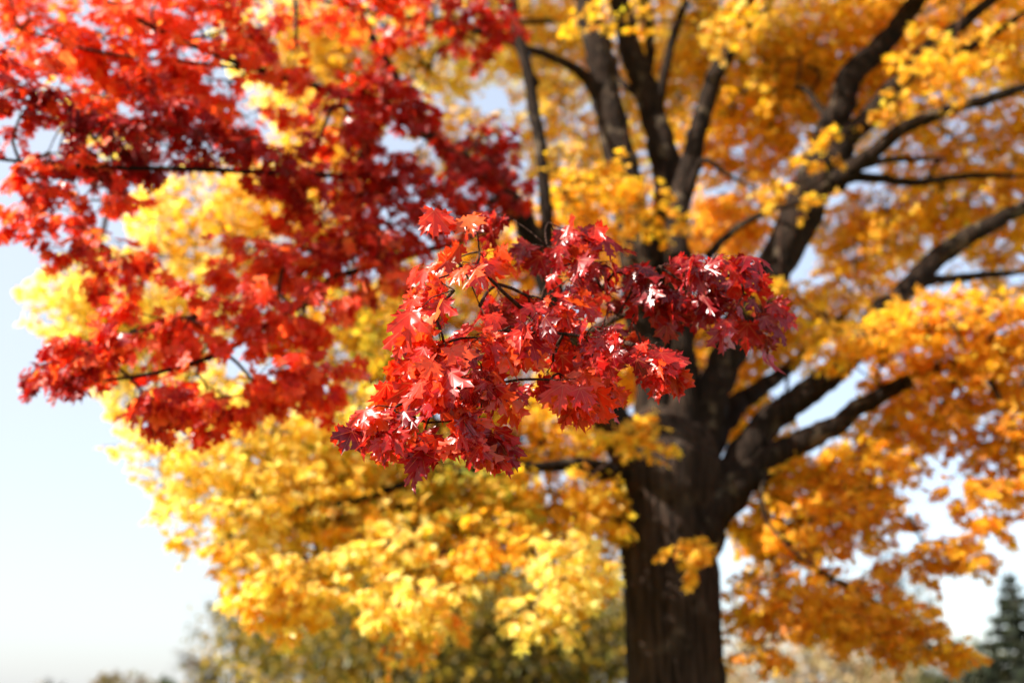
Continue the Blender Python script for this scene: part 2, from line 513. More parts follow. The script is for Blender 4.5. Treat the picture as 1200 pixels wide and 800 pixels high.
def fill(blob, leaves, tubes, seed, root=None, kind='lo', made=None, tl=1.0):
    """One ellipsoid of a bough: twigs joined back to the wood, leaves in opposite pairs along each."""
    rng = np.random.default_rng(seed)
    cx, cy_, rx, ry, Y, rd, key, cover, size, droop, thr = blob
    c = at(cx, cy_, Y)
    k = mpp(cx, cy_, Y)
    ax = np.array([rx * k, rd, ry * k])
    area = PI * rx * ry * k * k
    n_leaf = int(cover * COVER[kind] * area / (size * size * .42))
    per = 9
    n_tw = max(3, n_leaf // per)
    pts = []
    guard = 0
    while len(pts) < n_tw and guard < n_tw * 30:
        guard += 1
        v = rng.normal(size=3); v /= np.linalg.norm(v)
        r = rng.random() ** (1 / 2.6)
        p = c + v * r * ax
        if r > .25 and not clumpy(p, 2.6 * (0.085 / size) ** .5, thr, seed % 17):
            continue
        pts.append(p)
    pts = np.array(pts)
    if made:
        A = np.array(made)
        root = A[int(np.argmin(np.linalg.norm(A - c, axis=1)))]
    else:
        root = nearest_skel(c)
    # join to the wood: each twig base hangs on the nearest node closer to the root
    order = np.argsort(np.linalg.norm(pts - root, axis=1))
    pts = pts[order]
    nodes = [root]
    parent = [-1]
    for p in pts:
        A = np.array(nodes)
        d = np.linalg.norm(A - p, axis=1) + .25 * np.linalg.norm(A - root, axis=1)
        j = int(np.argmin(d))
        parent.append(j)
        nodes.append(p)
    cnt = np.ones(len(nodes))
    for i in range(len(nodes) - 1, 0, -1):
        cnt[parent[i]] += cnt[i]
    for i in range(1, len(nodes)):
        a, b = nodes[parent[i]], nodes[i]
        L_ = np.linalg.norm(b - a)
        off = rng.normal(0, .07, 3) * L_
        off[2] += .05 * L_
        q = smooth_path([a, a * .5 + b * .5 + off, b], 2)
        r0 = .0016 * cnt[i] ** .45 + .0008
        r1 = .0016 * max(cnt[i] - 1, .3) ** .45 + .0006
        tubes.add(q, np.linspace(r0 * 1.15, r1, len(q)), 4)
    if made is not None:
        made.extend(nodes[1:])
    # leaves
    dirs = []
    for i in range(1, len(nodes)):
        a, b = nodes[parent[i]], nodes[i]
        d = (b - a) / (np.linalg.norm(b - a) + 1e-6)
        out = (b - root); out /= np.linalg.norm(out) + 1e-6
        dd = d * .6 + out * .5 + rng.normal(0, .45, 3); dd[2] = dd[2] * .5 - droop * .35
        dirs.append(dd / np.linalg.norm(dd))
    dirs = np.array(dirs)
    L_ = rng.uniform(1.6, 3.2, len(pts)) * size * tl
    ends = pts + dirs * L_[:, None]
    for p, e, d in zip(pts, ends, dirs):
        mid = (p + e) / 2 + rng.normal(0, .01, 3)
        tubes.add(np.array([p, mid, e]), [.0017, .0013, .0009], 4)
    B, A_, N_, S_, ST = [], [], [], [], []
    up = np.array([0, 0, 1.0])
    fac = np.array([-0.25, -0.75, 0.35])
    for p, e, d in zip(pts, ends, dirs):
        sd_ = np.cross(d, up); sd_ /= np.linalg.norm(sd_) + 1e-6
        m_ = rng.integers(per - 3, per + 4)
        twig_sz = rng.uniform(.8, 1.15)
        for j in range(m_):
            if j == m_ - 1:
                t, sgn = 1.0, 0
            else:
                t = .1 + .9 * (j // 2 + .5) / (m_ / 2)
                sgn = 1 if j % 2 else -1
            o = p * (1 - t) + e * t
            pd = d * (.45 + .5 * t) + sgn * sd_ * rng.uniform(.4, 1.0) + rng.normal(0, .3, 3) + up * rng.uniform(-.45 - droop, .25)
            pd /= np.linalg.norm(pd) + 1e-6
            s = size * twig_sz * rng.uniform(.5, 1.2)
            b = o + pd * s * rng.uniform(.35, .95)
            axd = pd * .8 + rng.normal(0, .3, 3); axd[2] -= droop * rng.uniform(.5, 1.9)
            nn = up * (1.1 - .5 * droop) + fac * droop * .8 + rng.normal(0, .5, 3)
            B.append(b); A_.append(axd); N_.append(nn); S_.append(s); ST.append(o)
    n = len(B)
    leaves.add(np.array(B), np.array(A_), np.array(N_), np.array(S_), palette(rng, key, n), np.array(ST))
    return n


# ================================================================== SETTING
def ground():
    n = 60
    xs = np.sign(np.linspace(-1, 1, n)) * np.abs(np.linspace(-1, 1, n)) ** 3 * 900
    V = []
    for y in xs:
        for x in xs:
            z = .12 * noise.noise(Vector((x * .06, y * .06, 0))) if math.hypot(x, y) < 60 else 0
            V.append((x, y, z - .05))
    Q = [(j * n + i, j * n + i + 1, (j + 1) * n + i + 1, (j + 1) * n + i) for j in range(n - 1) for i in range(n - 1)]
    Q = np.array(Q)
    me = raw_mesh("ground", V, Q.ravel(), np.arange(len(Q)) * 4, np.full(len(Q), 4), True)
    m, nt, out = new_mat("lawn")
    N, L = nt.nodes, nt.links
    tc = N.new("ShaderNodeTexCoord")
    a = N.new("ShaderNodeTexNoise"); a.inputs["Scale"].default_value = .5; a.inputs["Detail"].default_value = 8
    b = N.new("ShaderNodeTexNoise"); b.inputs["Scale"].default_value = 14; b.inputs["Detail"].default_value = 6
    L.new(tc.outputs["Object"], a.inputs["Vector"]); L.new(tc.outputs["Object"], b.inputs["Vector"])
    r = N.new("ShaderNodeValToRGB")
    r.color_ramp.elements[0].position = .35; r.color_ramp.elements[0].color = (.05, .08, .02, 1)
    r.color_ramp.elements[1].position = .7; r.color_ramp.elements[1].color = (.12, .13, .04, 1)
    L.new(a.outputs["Fac"], r.inputs[0])
    r2 = N.new("ShaderNodeMapRange"); r2.inputs["From Min"].default_value = .57; r2.inputs["From Max"].default_value = .6
    L.new(b.outputs["Fac"], r2.inputs["Value"])
    mx = N.new("ShaderNodeMix"); mx.data_type = 'RGBA'
    L.new(r2.outputs[0], mx.inputs["Factor"]); L.new(r.outputs[0], mx.inputs[6]); mx.inputs[7].default_value = (.5, .28, .05, 1)
    bs = N.new("ShaderNodeBsdfPrincipled"); bs.inputs["Roughness"].default_value = .95
    L.new(mx.outputs[2], bs.inputs["Base Color"]); L.new(bs.outputs[0], out.inputs[0])
    tag(link("ground", me, m), kind="structure")


ground()

# ================================================================== THE MAPLE
TY = 6.5
base = at(790, 800, TY); base[2] = 0
maple = empty("maple_tree", base)
tag(maple, "big autumn maple with thick dark trunk, golden crown and red lower boughs", "tree")


def trunk():
    t = Tubes()
    prof = []
    for z, w in ((-.25, 1.05), (0.0, .88), (.25, .70), (.6, .635), (1.0, .605), (1.6, .60), (2.1, .60), (2.45, .62), (2.7, .68), (2.95, .73), (3.12, .70), (3.28, .58), (3.4, .35)):
        x = base[0] - .02 + .01 * z
        prof.append((x, TY + .0 * z, z, w / 2))
    P = smooth_path(prof, 8)
    t.add(P[:, :3], P[:, 3], 72, .07, .045, 3)
    for p in P[::4]:
        SKEL.append(tuple(p))
    return t.build("trunk", M_BARK, maple)


TRUNK = trunk()


def limb(pts, name="limb", parent=None, sides=14, mat=None, label=None, rough=.12):
    """pts: (px, py, Y, width in photo pixels)"""
    P = np.array([[*at(a, b, Y), w * mpp(a, b, Y) / 2] for a, b, Y, w in pts])
    S = smooth_path(P, 8)
    rng = np.random.default_rng(int(abs(pts[0][0] * 7 + pts[-1][1] * 3)) + 5)
    wig = np.cumsum(rng.normal(0, 1, (len(S), 3)), 0)
    wig -= np.linspace(0, 1, len(S))[:, None] * wig[-1]
    S[:, :3] += wig * np.minimum(S[:, 3:4] * .10, .011)
    S[-5:, 3] *= np.array([.95, .85, .7, .5, .25])
    for s in S[3::2]:
        SKEL.append(tuple(s))
    t = Tubes()
    t.add(S[:, :3], S[:, 3], sides, rough, 0, pts[0][0] * .1)
    o = t.build(name, mat or M_LIMB, parent or maple)
    if label: o['label'] = label
    return o


T = TY
# --- main limbs
l1 = limb([(765, 590, T, 90), (738, 530, T - .1, 58), (700, 482, T - .3, 40), (664, 410, T - .5, 34), (632, 300, T - .8, 28), (600, 232, T - .9, 24), (545, 185, T - 1.1, 19), (495, 150, T - 1.3, 15), (455, 80, T - 1.4, 11), (425, 20, T - 1.5, 8), (400, -60, T - 1.5, 5)])
limb([(775, 590, T, 70), (735, 560, T - .2, 38), (700, 550, T - .35, 24), (655, 546, T - .5, 15), (590, 552, T - .6, 10), (500, 560, T - .6, 10), (400, 590, T - .6, 6), (300, 600, T - .5, 4)])
l2 = limb([(775, 600, T + .1, 90), (768, 480, T + .1, 50), (752, 330, T + .1, 48), (735, 235, T + .1, 42), (718, 170, T + .1, 38), (703, 95, T + .2, 34), (688, 30, T + .2, 30), (670, -60, T + .2, 26), (640, -180, T + .2, 14)])
l3 = limb([(790, 600, T + .2, 90), (788, 450, T + .3, 50), (783, 320, T + .4, 46), (783, 240, T + .4, 42), (768, 165, T + .4, 32), (752, 100, T + .4, 30), (730, 35, T + .4, 25), (705, -40, T + .4, 18), (670, -160, T + .4, 10)])
l4 = limb([(795, 560, T - .1, 60), (795, 430, T - .1, 26), (788, 300, T, 26), (796, 215, T + .1, 24), (812, 145, T + .1, 22), (835, 92, T + .1, 20), (862, 45, T + .1, 17), (888, -15, T + .1, 14), (920, -100, T + .1, 8)])
l5 = limb([(800, 610, T, 90), (822, 530, T, 50), (845, 440, T, 42), (892, 350, T, 44), (932, 272, T, 46), (962, 205, T, 42), (985, 150, T + .1, 32), (1012, 90, T + .1, 30), (1050, 40, T + .1, 24), (1085, -10, T + .1, 20), (1130, -80, T, 10)])
l6 = limb([(800, 640, T, 80), (850, 570, T, 50), (898, 503, T, 35), (940, 455, T, 31), (985, 418, T, 29), (1030, 365, T - .1, 26), (1066, 335, T - .1, 24), (1105, 300, T - .1, 24), (1150, 270, T - .2, 20), (1205, 240, T - .2, 16), (1300, 190, T - .2, 9)])
l7 = limb([(800, 640, T - .1, 70), (850, 575, T - .15, 42), (890, 538, T - .2, 34), (940, 505, T - .25, 29), (990, 480, T - .3, 23), (1035, 456, T - .35, 19), (1090, 430, T - .4, 14), (1160, 415, T - .5, 9), (1240, 400, T - .5, 6)])
l8 = limb([(800, 600, T + .4, 50), (835, 500, T + .5, 34), (870, 468, T + .6, 24), (905, 448, T + .7, 18), (960, 400, T + 1.1, 12), (1010, 350, T + 1.5, 8)])
# --- side branches
B_ = dict(name="branch", sides=9)
limb([(702, 112, T + .2, 20), (682, 84, T + .1, 13), (650, 68, T, 11), (612, 55, T - .1, 9), (560, 38, T - .3, 7), (480, 22, T - .7, 6), (400, 5, T - 1.1, 5), (330, -10, T - 1.4, 4)], parent=l2, **B_)
limb([(640, 300, T - .75, 20), (640, 235, T - .7, 15), (633, 160, T - .7, 15), (622, 90, T - .7, 14), (606, 25, T - .7, 12), (598, -40, T - .7, 9)], parent=l1, **B_)
limb([(628, 100, T - .7, 10), (606, 55, T - .7, 7), (590, 20, T - .7, 5), (585, -20, T - .7, 4)], parent=l1, **B_)
limb([(600, 235, T - .9, 14), (560, 238, T - 0.96, 9), (520, 222, T - 1.28, 7), (470, 208, T - 1.60, 7), (370, 203, T - 2.08, 6), (230, 197, T - 2.48, 6), (120, 194, T - 2.72, 5), (10, 187, T - 2.80, 4), (-90, 175, T - 2.80, 3)], parent=l1, label="branch with dark red leaves reaching left", **B_)
limb([(500, 160, T - 1.04, 12), (455, 132, T - 1.44, 8), (402, 113, T - 1.84, 7), (300, 82, T - 2.32, 7), (205, 47, T - 2.56, 6), (110, -5, T - 2.72, 5), (40, -40, T - 2.80, 4)], parent=l1, **B_)
limb([(300, 82, T - 2.32, 5), (220, 72, T - 2.48, 4), (110, 60, T - 2.64, 4), (10, 30, T - 2.72, 3)], parent=l1, **B_)
limb([(600, 250, T - .9, 16), (545, 278, T - 1.20, 10), (470, 300, T - 1.60, 8), (400, 322, T - 2.00, 8), (340, 362, T - 2.32, 7), (270, 408, T - 2.48, 6), (180, 436, T - 2.64, 5), (60, 452, T - 2.72, 3), (28, 450, T - 2.76, 2)], parent=l1, **B_)
limb([(752, 110, T + .4, 16), (762, 60, T + .5, 12), (756, 10, T + .5, 12), (745, -60, T + .5, 8)], parent=l3, **B_)
limb([(765, 165, T + .4, 16), (775, 95, T + .3, 12), (792, 35, T + .3, 10), (812, -20, T + .3, 8)], parent=l3, **B_)
limb([(750, 115, T + .4, 10), (725, 90, T + .5, 7), (712, 60, T + .6, 6), (640, 20, T + .8, 4)], parent=l3, **B_)
limb([(858, 52, T + .1, 10), (885, 25, T + .1, 8), (912, -10, T + .1, 6)], parent=l4, **B_)
limb([(800, 245, T + .1, 14), (818, 200, T, 10), (828, 188, T - .1, 7), (858, 207, T - .2, 5), (890, 222, T - .3, 4)], parent=l4, **B_)
limb([(830, 300, T - .2, 12), (862, 268, T - .2, 9), (900, 246, T - .3, 7), (935, 236, T - .3, 6), (990, 200, T - .4, 4)], parent=l5, **B_)
limb([(975, 195, T, 40), (1005, 155, T - .1, 26), (1040, 115, T - .1, 22), (1085, 65, T - .2, 18), (1140, 20, T - .2, 14), (1200, -30, T - .3, 9)], parent=l5, **B_)
limb([(975, 215, T, 30), (1005, 192, T - .1, 20), (1050, 163, T - .2, 17), (1105, 135, T - .2, 15), (1160, 118, T - .3, 13), (1230, 92, T - .3, 9)], parent=l5, **B_)
limb([(975, 208, T, 18), (1020, 207, T, 12), (1070, 213, T, 10), (1130, 208, T, 8), (1210, 206, T, 6)], parent=l5, **B_)
limb([(990, 200, T + .1, 12), (1040, 187, T + .2, 8), (1112, 185, T + .3, 6)], parent=l5, **B_)
limb([(1060, 95, T - .1, 12), (1120, 65, T, 11), (1160, 42, T, 10), (1210, 8, T, 8)], parent=l5, **B_)
limb([(985, 160, T, 12), (945, 108, T + .2, 7), (930, 104, T + .3, 5)], parent=l5, **B_)
limb([(1062, 340, T - .1, 18), (1095, 328, T - .1, 12), (1145, 323, T - .1, 10), (1210, 318, T - .1, 7)], parent=l6, **B_)
limb([(1150, 425, T - .5, 8), (1175, 478, T - .6, 5), (1178, 510, T - .6, 4)], parent=l7, **B_)
limb([(905, 530, T - .2, 7), (893, 590, T - .3, 5), (925, 640, T - .4, 4), (1000, 690, T - .5, 5), (1090, 735, T - .6, 3)], parent=l7, **B_)
# the bough that comes forward to the near red leaves
l9 = limb([(735, 545, T - .2, 30), (700, 470, T - 1.1, 24), (690, 420, T - 2.1, 17), (672, 388, T - 3.1, 13), (640, 378, T - 3.7, 8), (604, 354, T - 4.05, 5), (576, 328, T - 4.13, 4), (556, 308, T - 4.17, 3)],
          mat=M_TWIG, label="slim bough reaching forward to the nearest red leaves", rough=.05)
limb([(672, 388, T - 3.1, 10), (620, 410, T - 3.7, 9), (560, 440, T - 4.0, 8), (500, 462, T - 4.15, 6), (455, 480, T - 4.2, 4)], name="branch", parent=l9, mat=M_TWIG, sides=8, rough=.05)
limb([(680, 395, T - 2.8, 10), (722, 372, T - 3.5, 9), (775, 350, T - 3.8, 8), (830, 328, T - 3.85, 6), (880, 318, T - 3.85, 4)], name="branch", parent=l9, mat=M_TWIG, sides=8, rough=.05)
limb([(690, 400, T - 3.0, 7), (720, 400, T - 3.75, 6), (760, 410, T - 3.95, 4), (800, 425, T - 3.95, 3)], name="branch", parent=l9, mat=M_TWIG, sides=8, rough=.05)

SZ = .063
ROOTS = {}


def mass(name, label, blobs, mat, kind, seed, tl=1.0):
    lv, tb = Leaves(), Tubes()
    tot = 0
    made = []
    for i, b in enumerate(blobs):
        tot += fill(b, lv, tb, seed * 100 + i, None, kind, made, tl)
    o = lv.build(name, mat, maple, kind, seed)
    if label: o['label'] = label
    tb.build("twigs", M_TWIG, o)
    return tot


def Bl(cx, cy, rx, ry, Y, rd=.5, key='Y', cover=2.2, size=.057, droop=.35, thr=-.2):
    return (cx, cy, rx, ry, Y, rd, key, cover, size, droop, thr)


tot = 0
HS = .069
# --- nearest red leaves, in focus
tot += mass("red_foliage", "bright scarlet leaves in sharp focus, glossy and drooping", [
    Bl(564, 296, 52, 24, 2.38, .10, 'L', 1.38, HS, .9, -.7),
    Bl(529, 336, 46, 34, 2.32, .12, 'L', 1.63, HS, .9, -.7),
    Bl(604, 341, 60, 40, 2.45, .14, 'RLC', 1.63, HS, .8, -.7),
    Bl(544, 391, 52, 34, 2.30, .12, 'L', 1.63, HS, .9, -.7),
    Bl(624, 391, 60, 36, 2.38, .14, 'RLC', 1.63, HS, .8, -.7),
    Bl(684, 401, 46, 34, 2.40, .14, 'RLC', 1.55, HS, .9, -.7),
    Bl(505, 412, 34, 26, 2.29, .10, 'L', 1.38, HS, .9, -.7),
], M_RED, 'hi', 11, .5)
tot += mass("red_foliage", "scarlet leaves hanging lowest in front of the yellow crown", [
    Bl(546, 425, 64, 24, 2.32, .12, 'LRC', 1.63, HS, .9, -.7),
    Bl(486, 450, 46, 24, 2.28, .10, 'RLC', 1.38, HS, .9, -.7),
    Bl(456, 490, 36, 22, 2.26, .10, 'RLC', 1.46, HS, .9, -.7),
    Bl(512, 488, 54, 34, 2.30, .12, 'LRC', 1.63, HS, 1.0, -.7),
    Bl(552, 466, 22, 30, 2.34, .10, 'LRC', 1.03, HS, 1.0, -.7),
    Bl(654, 443, 12, 12, 2.36, .05, 'L', 1.03, HS, 1.0, -.9),
], M_RED, 'hi', 12, .5)
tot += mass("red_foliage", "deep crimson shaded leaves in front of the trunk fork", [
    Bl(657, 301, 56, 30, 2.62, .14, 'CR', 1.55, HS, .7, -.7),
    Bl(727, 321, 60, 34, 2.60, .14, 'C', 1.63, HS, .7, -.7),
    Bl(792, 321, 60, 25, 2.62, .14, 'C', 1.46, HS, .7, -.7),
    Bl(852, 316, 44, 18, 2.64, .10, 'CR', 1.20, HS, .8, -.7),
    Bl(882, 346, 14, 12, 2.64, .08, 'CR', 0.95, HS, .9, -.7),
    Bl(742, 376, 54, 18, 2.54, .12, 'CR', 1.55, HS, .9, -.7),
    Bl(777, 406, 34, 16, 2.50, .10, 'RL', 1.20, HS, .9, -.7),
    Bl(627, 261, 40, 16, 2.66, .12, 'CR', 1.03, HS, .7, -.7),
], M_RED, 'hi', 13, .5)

# --- red boughs on the left, a little further away
tot += mass("red_foliage", "red leaves of the topmost bough against golden crown", [
    Bl(40, 20, 90, 36, 3.86, .35, 'S', 1.9, SZ, .4, -.1),
    Bl(160, 40, 90, 34, 4.02, .4, 'S', 1.9, SZ, .4, -.1),
    Bl(170, 95, 80, 34, 4.18, .35, 'S', 1.8, SZ, .4, -.1),
    Bl(270, 30, 90, 34, 4.10, .4, 'SL', 1.8, SZ, .4, -.1),
    Bl(290, 110, 80, 36, 4.34, .4, 'S', 1.5, SZ, .4, -.05),
    Bl(400, 10, 90, 26, 4.66, .4, 'SL', 1.5, SZ, .4, -.05),
    Bl(540, 20, 60, 32, 4.98, .3, 'R', 1.6, SZ, .4, -.05),
    Bl(60, 78, 34, 12, 3.62, .15, 'S', .9, SZ, .6, -.4),
    Bl(8, 66, 24, 12, 3.62, .15, 'R', 1.2, SZ, .6, -.4),
    Bl(120, -70, 200, 50, 4.18, .6, 'S', 1.0, SZ, .4, -.1),
], M_RED_FAR, 'hi', 14, .55)
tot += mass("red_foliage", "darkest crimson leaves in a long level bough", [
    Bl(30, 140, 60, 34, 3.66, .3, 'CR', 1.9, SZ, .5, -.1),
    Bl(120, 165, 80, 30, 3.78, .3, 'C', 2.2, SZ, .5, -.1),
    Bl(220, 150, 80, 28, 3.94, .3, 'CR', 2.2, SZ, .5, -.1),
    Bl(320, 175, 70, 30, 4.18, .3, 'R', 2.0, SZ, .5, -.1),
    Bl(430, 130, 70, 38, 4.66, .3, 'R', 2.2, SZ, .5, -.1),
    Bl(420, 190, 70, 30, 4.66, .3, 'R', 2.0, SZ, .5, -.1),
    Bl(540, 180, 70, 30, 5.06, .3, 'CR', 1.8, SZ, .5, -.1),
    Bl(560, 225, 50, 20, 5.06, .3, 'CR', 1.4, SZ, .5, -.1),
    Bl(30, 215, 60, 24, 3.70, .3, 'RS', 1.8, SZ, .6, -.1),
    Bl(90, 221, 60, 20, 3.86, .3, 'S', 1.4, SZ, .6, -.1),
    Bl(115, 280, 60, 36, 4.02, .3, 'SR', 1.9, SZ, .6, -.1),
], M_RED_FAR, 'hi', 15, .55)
tot += mass("red_foliage", "orange red leaves in the lower left bough against sky", [
    Bl(480, 240, 70, 34, 4.66, .35, 'R', 2.2, SZ, .5, -.1),
    Bl(400, 265, 70, 40, 4.42, .35, 'RS', 2.2, SZ, .5, -.1),
    Bl(430, 315, 50, 30, 4.42, .35, 'RS', 1.9, SZ, .5, -.1),
    Bl(310, 300, 70, 36, 4.18, .35, 'SL', 2.2, SZ, .5, -.1),
    Bl(330, 365, 80, 34, 4.02, .3, 'SL', 2.2, SZ, .6, -.1),
    Bl(230, 380, 80, 34, 3.94, .3, 'SL', 2.2, SZ, .6, -.1),
    Bl(150, 420, 80, 30, 3.78, .3, 'RS', 2.2, SZ, .6, -.1),
    Bl(180, 465, 50, 26, 3.78, .25, 'RS', 2.0, SZ, .7, -.1),
    Bl(285, 440, 70, 36, 3.94, .3, 'SL', 2.0, SZ, .7, -.1),
    Bl(255, 480, 34, 20, 3.94, .2, 'SL', 1.5, SZ, .8, -.1),
    Bl(90, 445, 34, 16, 3.74, .15, 'R', 1.4, SZ, .8, -.3),
    Bl(42, 438, 16, 10, 3.70, .08, 'C', 1.0, .05, .8, -.6),
    Bl(360, 420, 40, 34, 4.10, .3, 'SL', 1.5, SZ, .6, -.1),
], M_RED_FAR, 'hi', 16, .55)

# --- golden crown, left side
tot += mass("yellow_foliage", "bright yellow leaves on the sunlit left edge of crown", [
    Bl(110, 145, 56, 22, 7.0, .5, 'B', 1.6),
    Bl(170, 340, 110, 52, 6.6, .7, 'B', 2.2),
    Bl(150, 410, 90, 36, 6.6, .5, 'B', 1.8),
    Bl(220, 465, 90, 36, 6.4, .5, 'B', 1.8),
    Bl(100, 370, 50, 26, 6.4, .5, 'B', 1.8),
    Bl(270, 270, 110, 60, 6.8, .7, 'YB', 2.2),
    Bl(360, 220, 80, 50, 7.2, .6, 'Y', 1.6),
    Bl(400, 380, 90, 50, 6.6, .6, 'YG', 2.0),
], M_YEL, 'lo', 21)
tot += mass("yellow_foliage", "golden leaves of the low left bough over pale sky", [
    Bl(250, 545, 84, 48, 5.9, .6, 'B', 2.2),
    Bl(330, 500, 90, 44, 6.0, .6, 'B', 2.0),
    Bl(290, 605, 70, 40, 5.9, .6, 'B', 2.1),
    Bl(270, 650, 36, 30, 5.8, .4, 'Y', 1.6),
    Bl(390, 590, 80, 44, 6.0, .6, 'BY', 2.2),
    Bl(430, 520, 90, 50, 6.2, .6, 'BG', 2.2),
    Bl(380, 560, 130, 60, 7.2, .5, 'B', 1.8),
    Bl(480, 590, 110, 60, 7.4, .5, 'Y', 1.8),
    Bl(380, 640, 100, 36, 6.6, .5, 'B', 1.8),
], M_YEL, 'lo', 22)
tot += mass("yellow_foliage", "pale gold clumps hanging lowest at bottom left", [
    Bl(350, 676, 60, 36, 5.6, .5, 'B', 2.2, droop=.6),
    Bl(330, 711, 34, 24, 5.6, .4, 'YP', 1.6, droop=.6),
    Bl(440, 646, 80, 40, 5.7, .5, 'B', 2.2, droop=.6),
    Bl(490, 696, 62, 36, 5.5, .5, 'B', 2.2, droop=.7),
    Bl(340, 700, 50, 34, 5.6, .4, 'BY', 2.0, droop=.6),
    Bl(490, 722, 44, 30, 5.5, .4, 'BP', 2.0, droop=.6),
    Bl(470, 734, 36, 24, 5.5, .4, 'BP', 1.7, droop=.7),
    Bl(560, 646, 70, 40, 5.8, .5, 'Y', 2.0, droop=.6),
    Bl(655, 656, 56, 44, 5.5, .5, 'B', 2.4, droop=.7),
    Bl(632, 711, 36, 34, 5.5, .4, 'B', 2.2, droop=.7),
    Bl(678, 680, 30, 34, 5.8, .4, 'Y', 1.7, droop=.7),
], M_YEL, 'lo', 23, .6)
tot += mass("yellow_foliage", "yellow green leaves in the shade left of trunk", [
    Bl(470, 440, 80, 50, 6.3, .6, 'G', 2.2),
    Bl(540, 580, 90, 44, 6.2, .6, 'G', 2.2),
    Bl(480, 620, 80, 36, 6.2, .6, 'YG', 2.0),
    Bl(620, 510, 80, 44, 6.6, .6, 'YO', 2.2),
    Bl(640, 590, 80, 40, 6.4, .6, 'YO', 2.2),
    Bl(690, 610, 50, 40, 6.6, .5, 'O', 1.8),
    Bl(690, 440, 60, 50, 7.2, .5, 'YO', 2.2),
    Bl(560, 520, 90, 50, 7.4, .6, 'YG', 2.0),
    Bl(720, 518, 44, 20, 5.7, .25, 'Y', 1.7, droop=.5, thr=-.3),
    Bl(480, 350, 60, 50, 7.2, .5, 'YG', 1.3),
    Bl(520, 400, 90, 50, 7.4, .5, 'YG', 1.8),
    Bl(600, 440, 70, 50, 7.6, .5, 'YO', 1.6),
], M_YEL, 'lo', 24)
tot += mass("orange_foliage", "small orange spray crossing the bare trunk", [
    Bl(805, 642, 40, 11, 5.85, .16, 'DO', 1.7, droop=.6, thr=-.6),
], M_YEL, 'lo', 25)
# --- golden crown, top and middle
tot += mass("yellow_foliage", "yellow leaves behind the upright limbs at top", [
    Bl(420, 70, 90, 60, 7.6, .6, 'BY', 1.8),
    Bl(380, 130, 70, 50, 7.4, .6, 'YB', 1.6),
    Bl(330, 40, 70, 50, 7.4, .6, 'B', 1.8),
    Bl(520, 60, 60, 40, 7.8, .6, 'B', 1.7),
    Bl(580, 30, 80, 50, 8.0, .6, 'B', 1.6),
    Bl(655, 60, 50, 60, 8.2, .6, 'BY', 1.7),
    Bl(640, 150, 36, 60, 8.0, .5, 'YB', 1.4),
    Bl(540, 165, 60, 34, 7.8, .5, 'YB', 1.4),
    Bl(690, 190, 60, 60, 8.0, .6, 'YB', 1.5),
    Bl(740, 60, 60, 70, 8.0, .6, 'YB', 1.4),
    Bl(500, -60, 160, 60, 7.5, .8, 'YB', 1.3),
    Bl(720, -70, 160, 60, 7.0, .8, 'YB', 1.3),
], M_YEL, 'lo', 26)
tot += mass("orange_foliage", "amber leaves just above the trunk fork", [
    Bl(680, 250, 80, 40, 6.0, .5, 'O', 2.0),
    Bl(600, 310, 80, 60, 7.4, .5, 'O', 1.8),
    Bl(740, 300, 60, 40, 7.4, .5, 'YO', 1.8),
    Bl(820, 290, 60, 50, 7.6, .5, 'OP', 2.0),
    Bl(690, 215, 50, 20, 7.0, .3, 'O', 1.4),
    Bl(830, 440, 60, 60, 7.6, .5, 'O', 2.0),
    Bl(870, 380, 60, 50, 7.6, .5, 'O', 2.0),
    Bl(740, 400, 80, 60, 7.8, .5, 'O', 2.0),
    Bl(730, 500, 60, 40, 7.8, .5, 'O', 2.0),
], M_YEL, 'lo', 27)
tot += mass("yellow_foliage", "bright yellow clumps at top centre of crown", [
    Bl(840, 30, 60, 40, 7.20, .5, 'B', 1.8),
    Bl(880, 75, 80, 50, 7.60, .6, 'YB', 2.2),
    Bl(790, 110, 44, 60, 8.00, .6, 'YB', 1.9),
    Bl(960, 30, 80, 44, 7.40, .5, 'YB', 2.0),
    Bl(866, 140, 70, 44, 7.40, .6, 'O', 2.0),
    Bl(860, 230, 70, 40, 8.00, .6, 'PO', 1.4),
    Bl(900, -60, 160, 60, 6.40, .8, 'YB', 1.5),
], M_YEL, 'lo', 28)
# --- golden crown, right side
tot += mass("orange_foliage", "orange leaves high over the right limbs", [
    Bl(930, 110, 70, 50, 7.5, .6, 'OYY', 2.0),
    Bl(1000, 80, 80, 50, 7.6, .6, 'OYY', 2.2),
    Bl(1090, 40, 90, 50, 7.6, .6, 'OYY', 2.0),
    Bl(1180, 40, 60, 60, 7.6, .6, 'OY', 2.0),
    Bl(1050, 130, 60, 40, 7.8, .6, 'OYY', 2.0),
    Bl(1130, 170, 90, 40, 7.5, .6, 'OYY', 2.0),
    Bl(1190, 240, 60, 60, 7.2, .6, 'OY', 2.0),
    Bl(930, 190, 40, 40, 7.6, .5, 'PO', 1.4),
    Bl(1120, -60, 180, 60, 6.4, .8, 'OYY', 1.6),
    Bl(1260, 80, 70, 140, 6.8, .8, 'OYY', 1.4),
    Bl(1110, 75, 60, 24, 5.8, .4, 'OYY', 1.5),
], M_YEL, 'lo', 29)
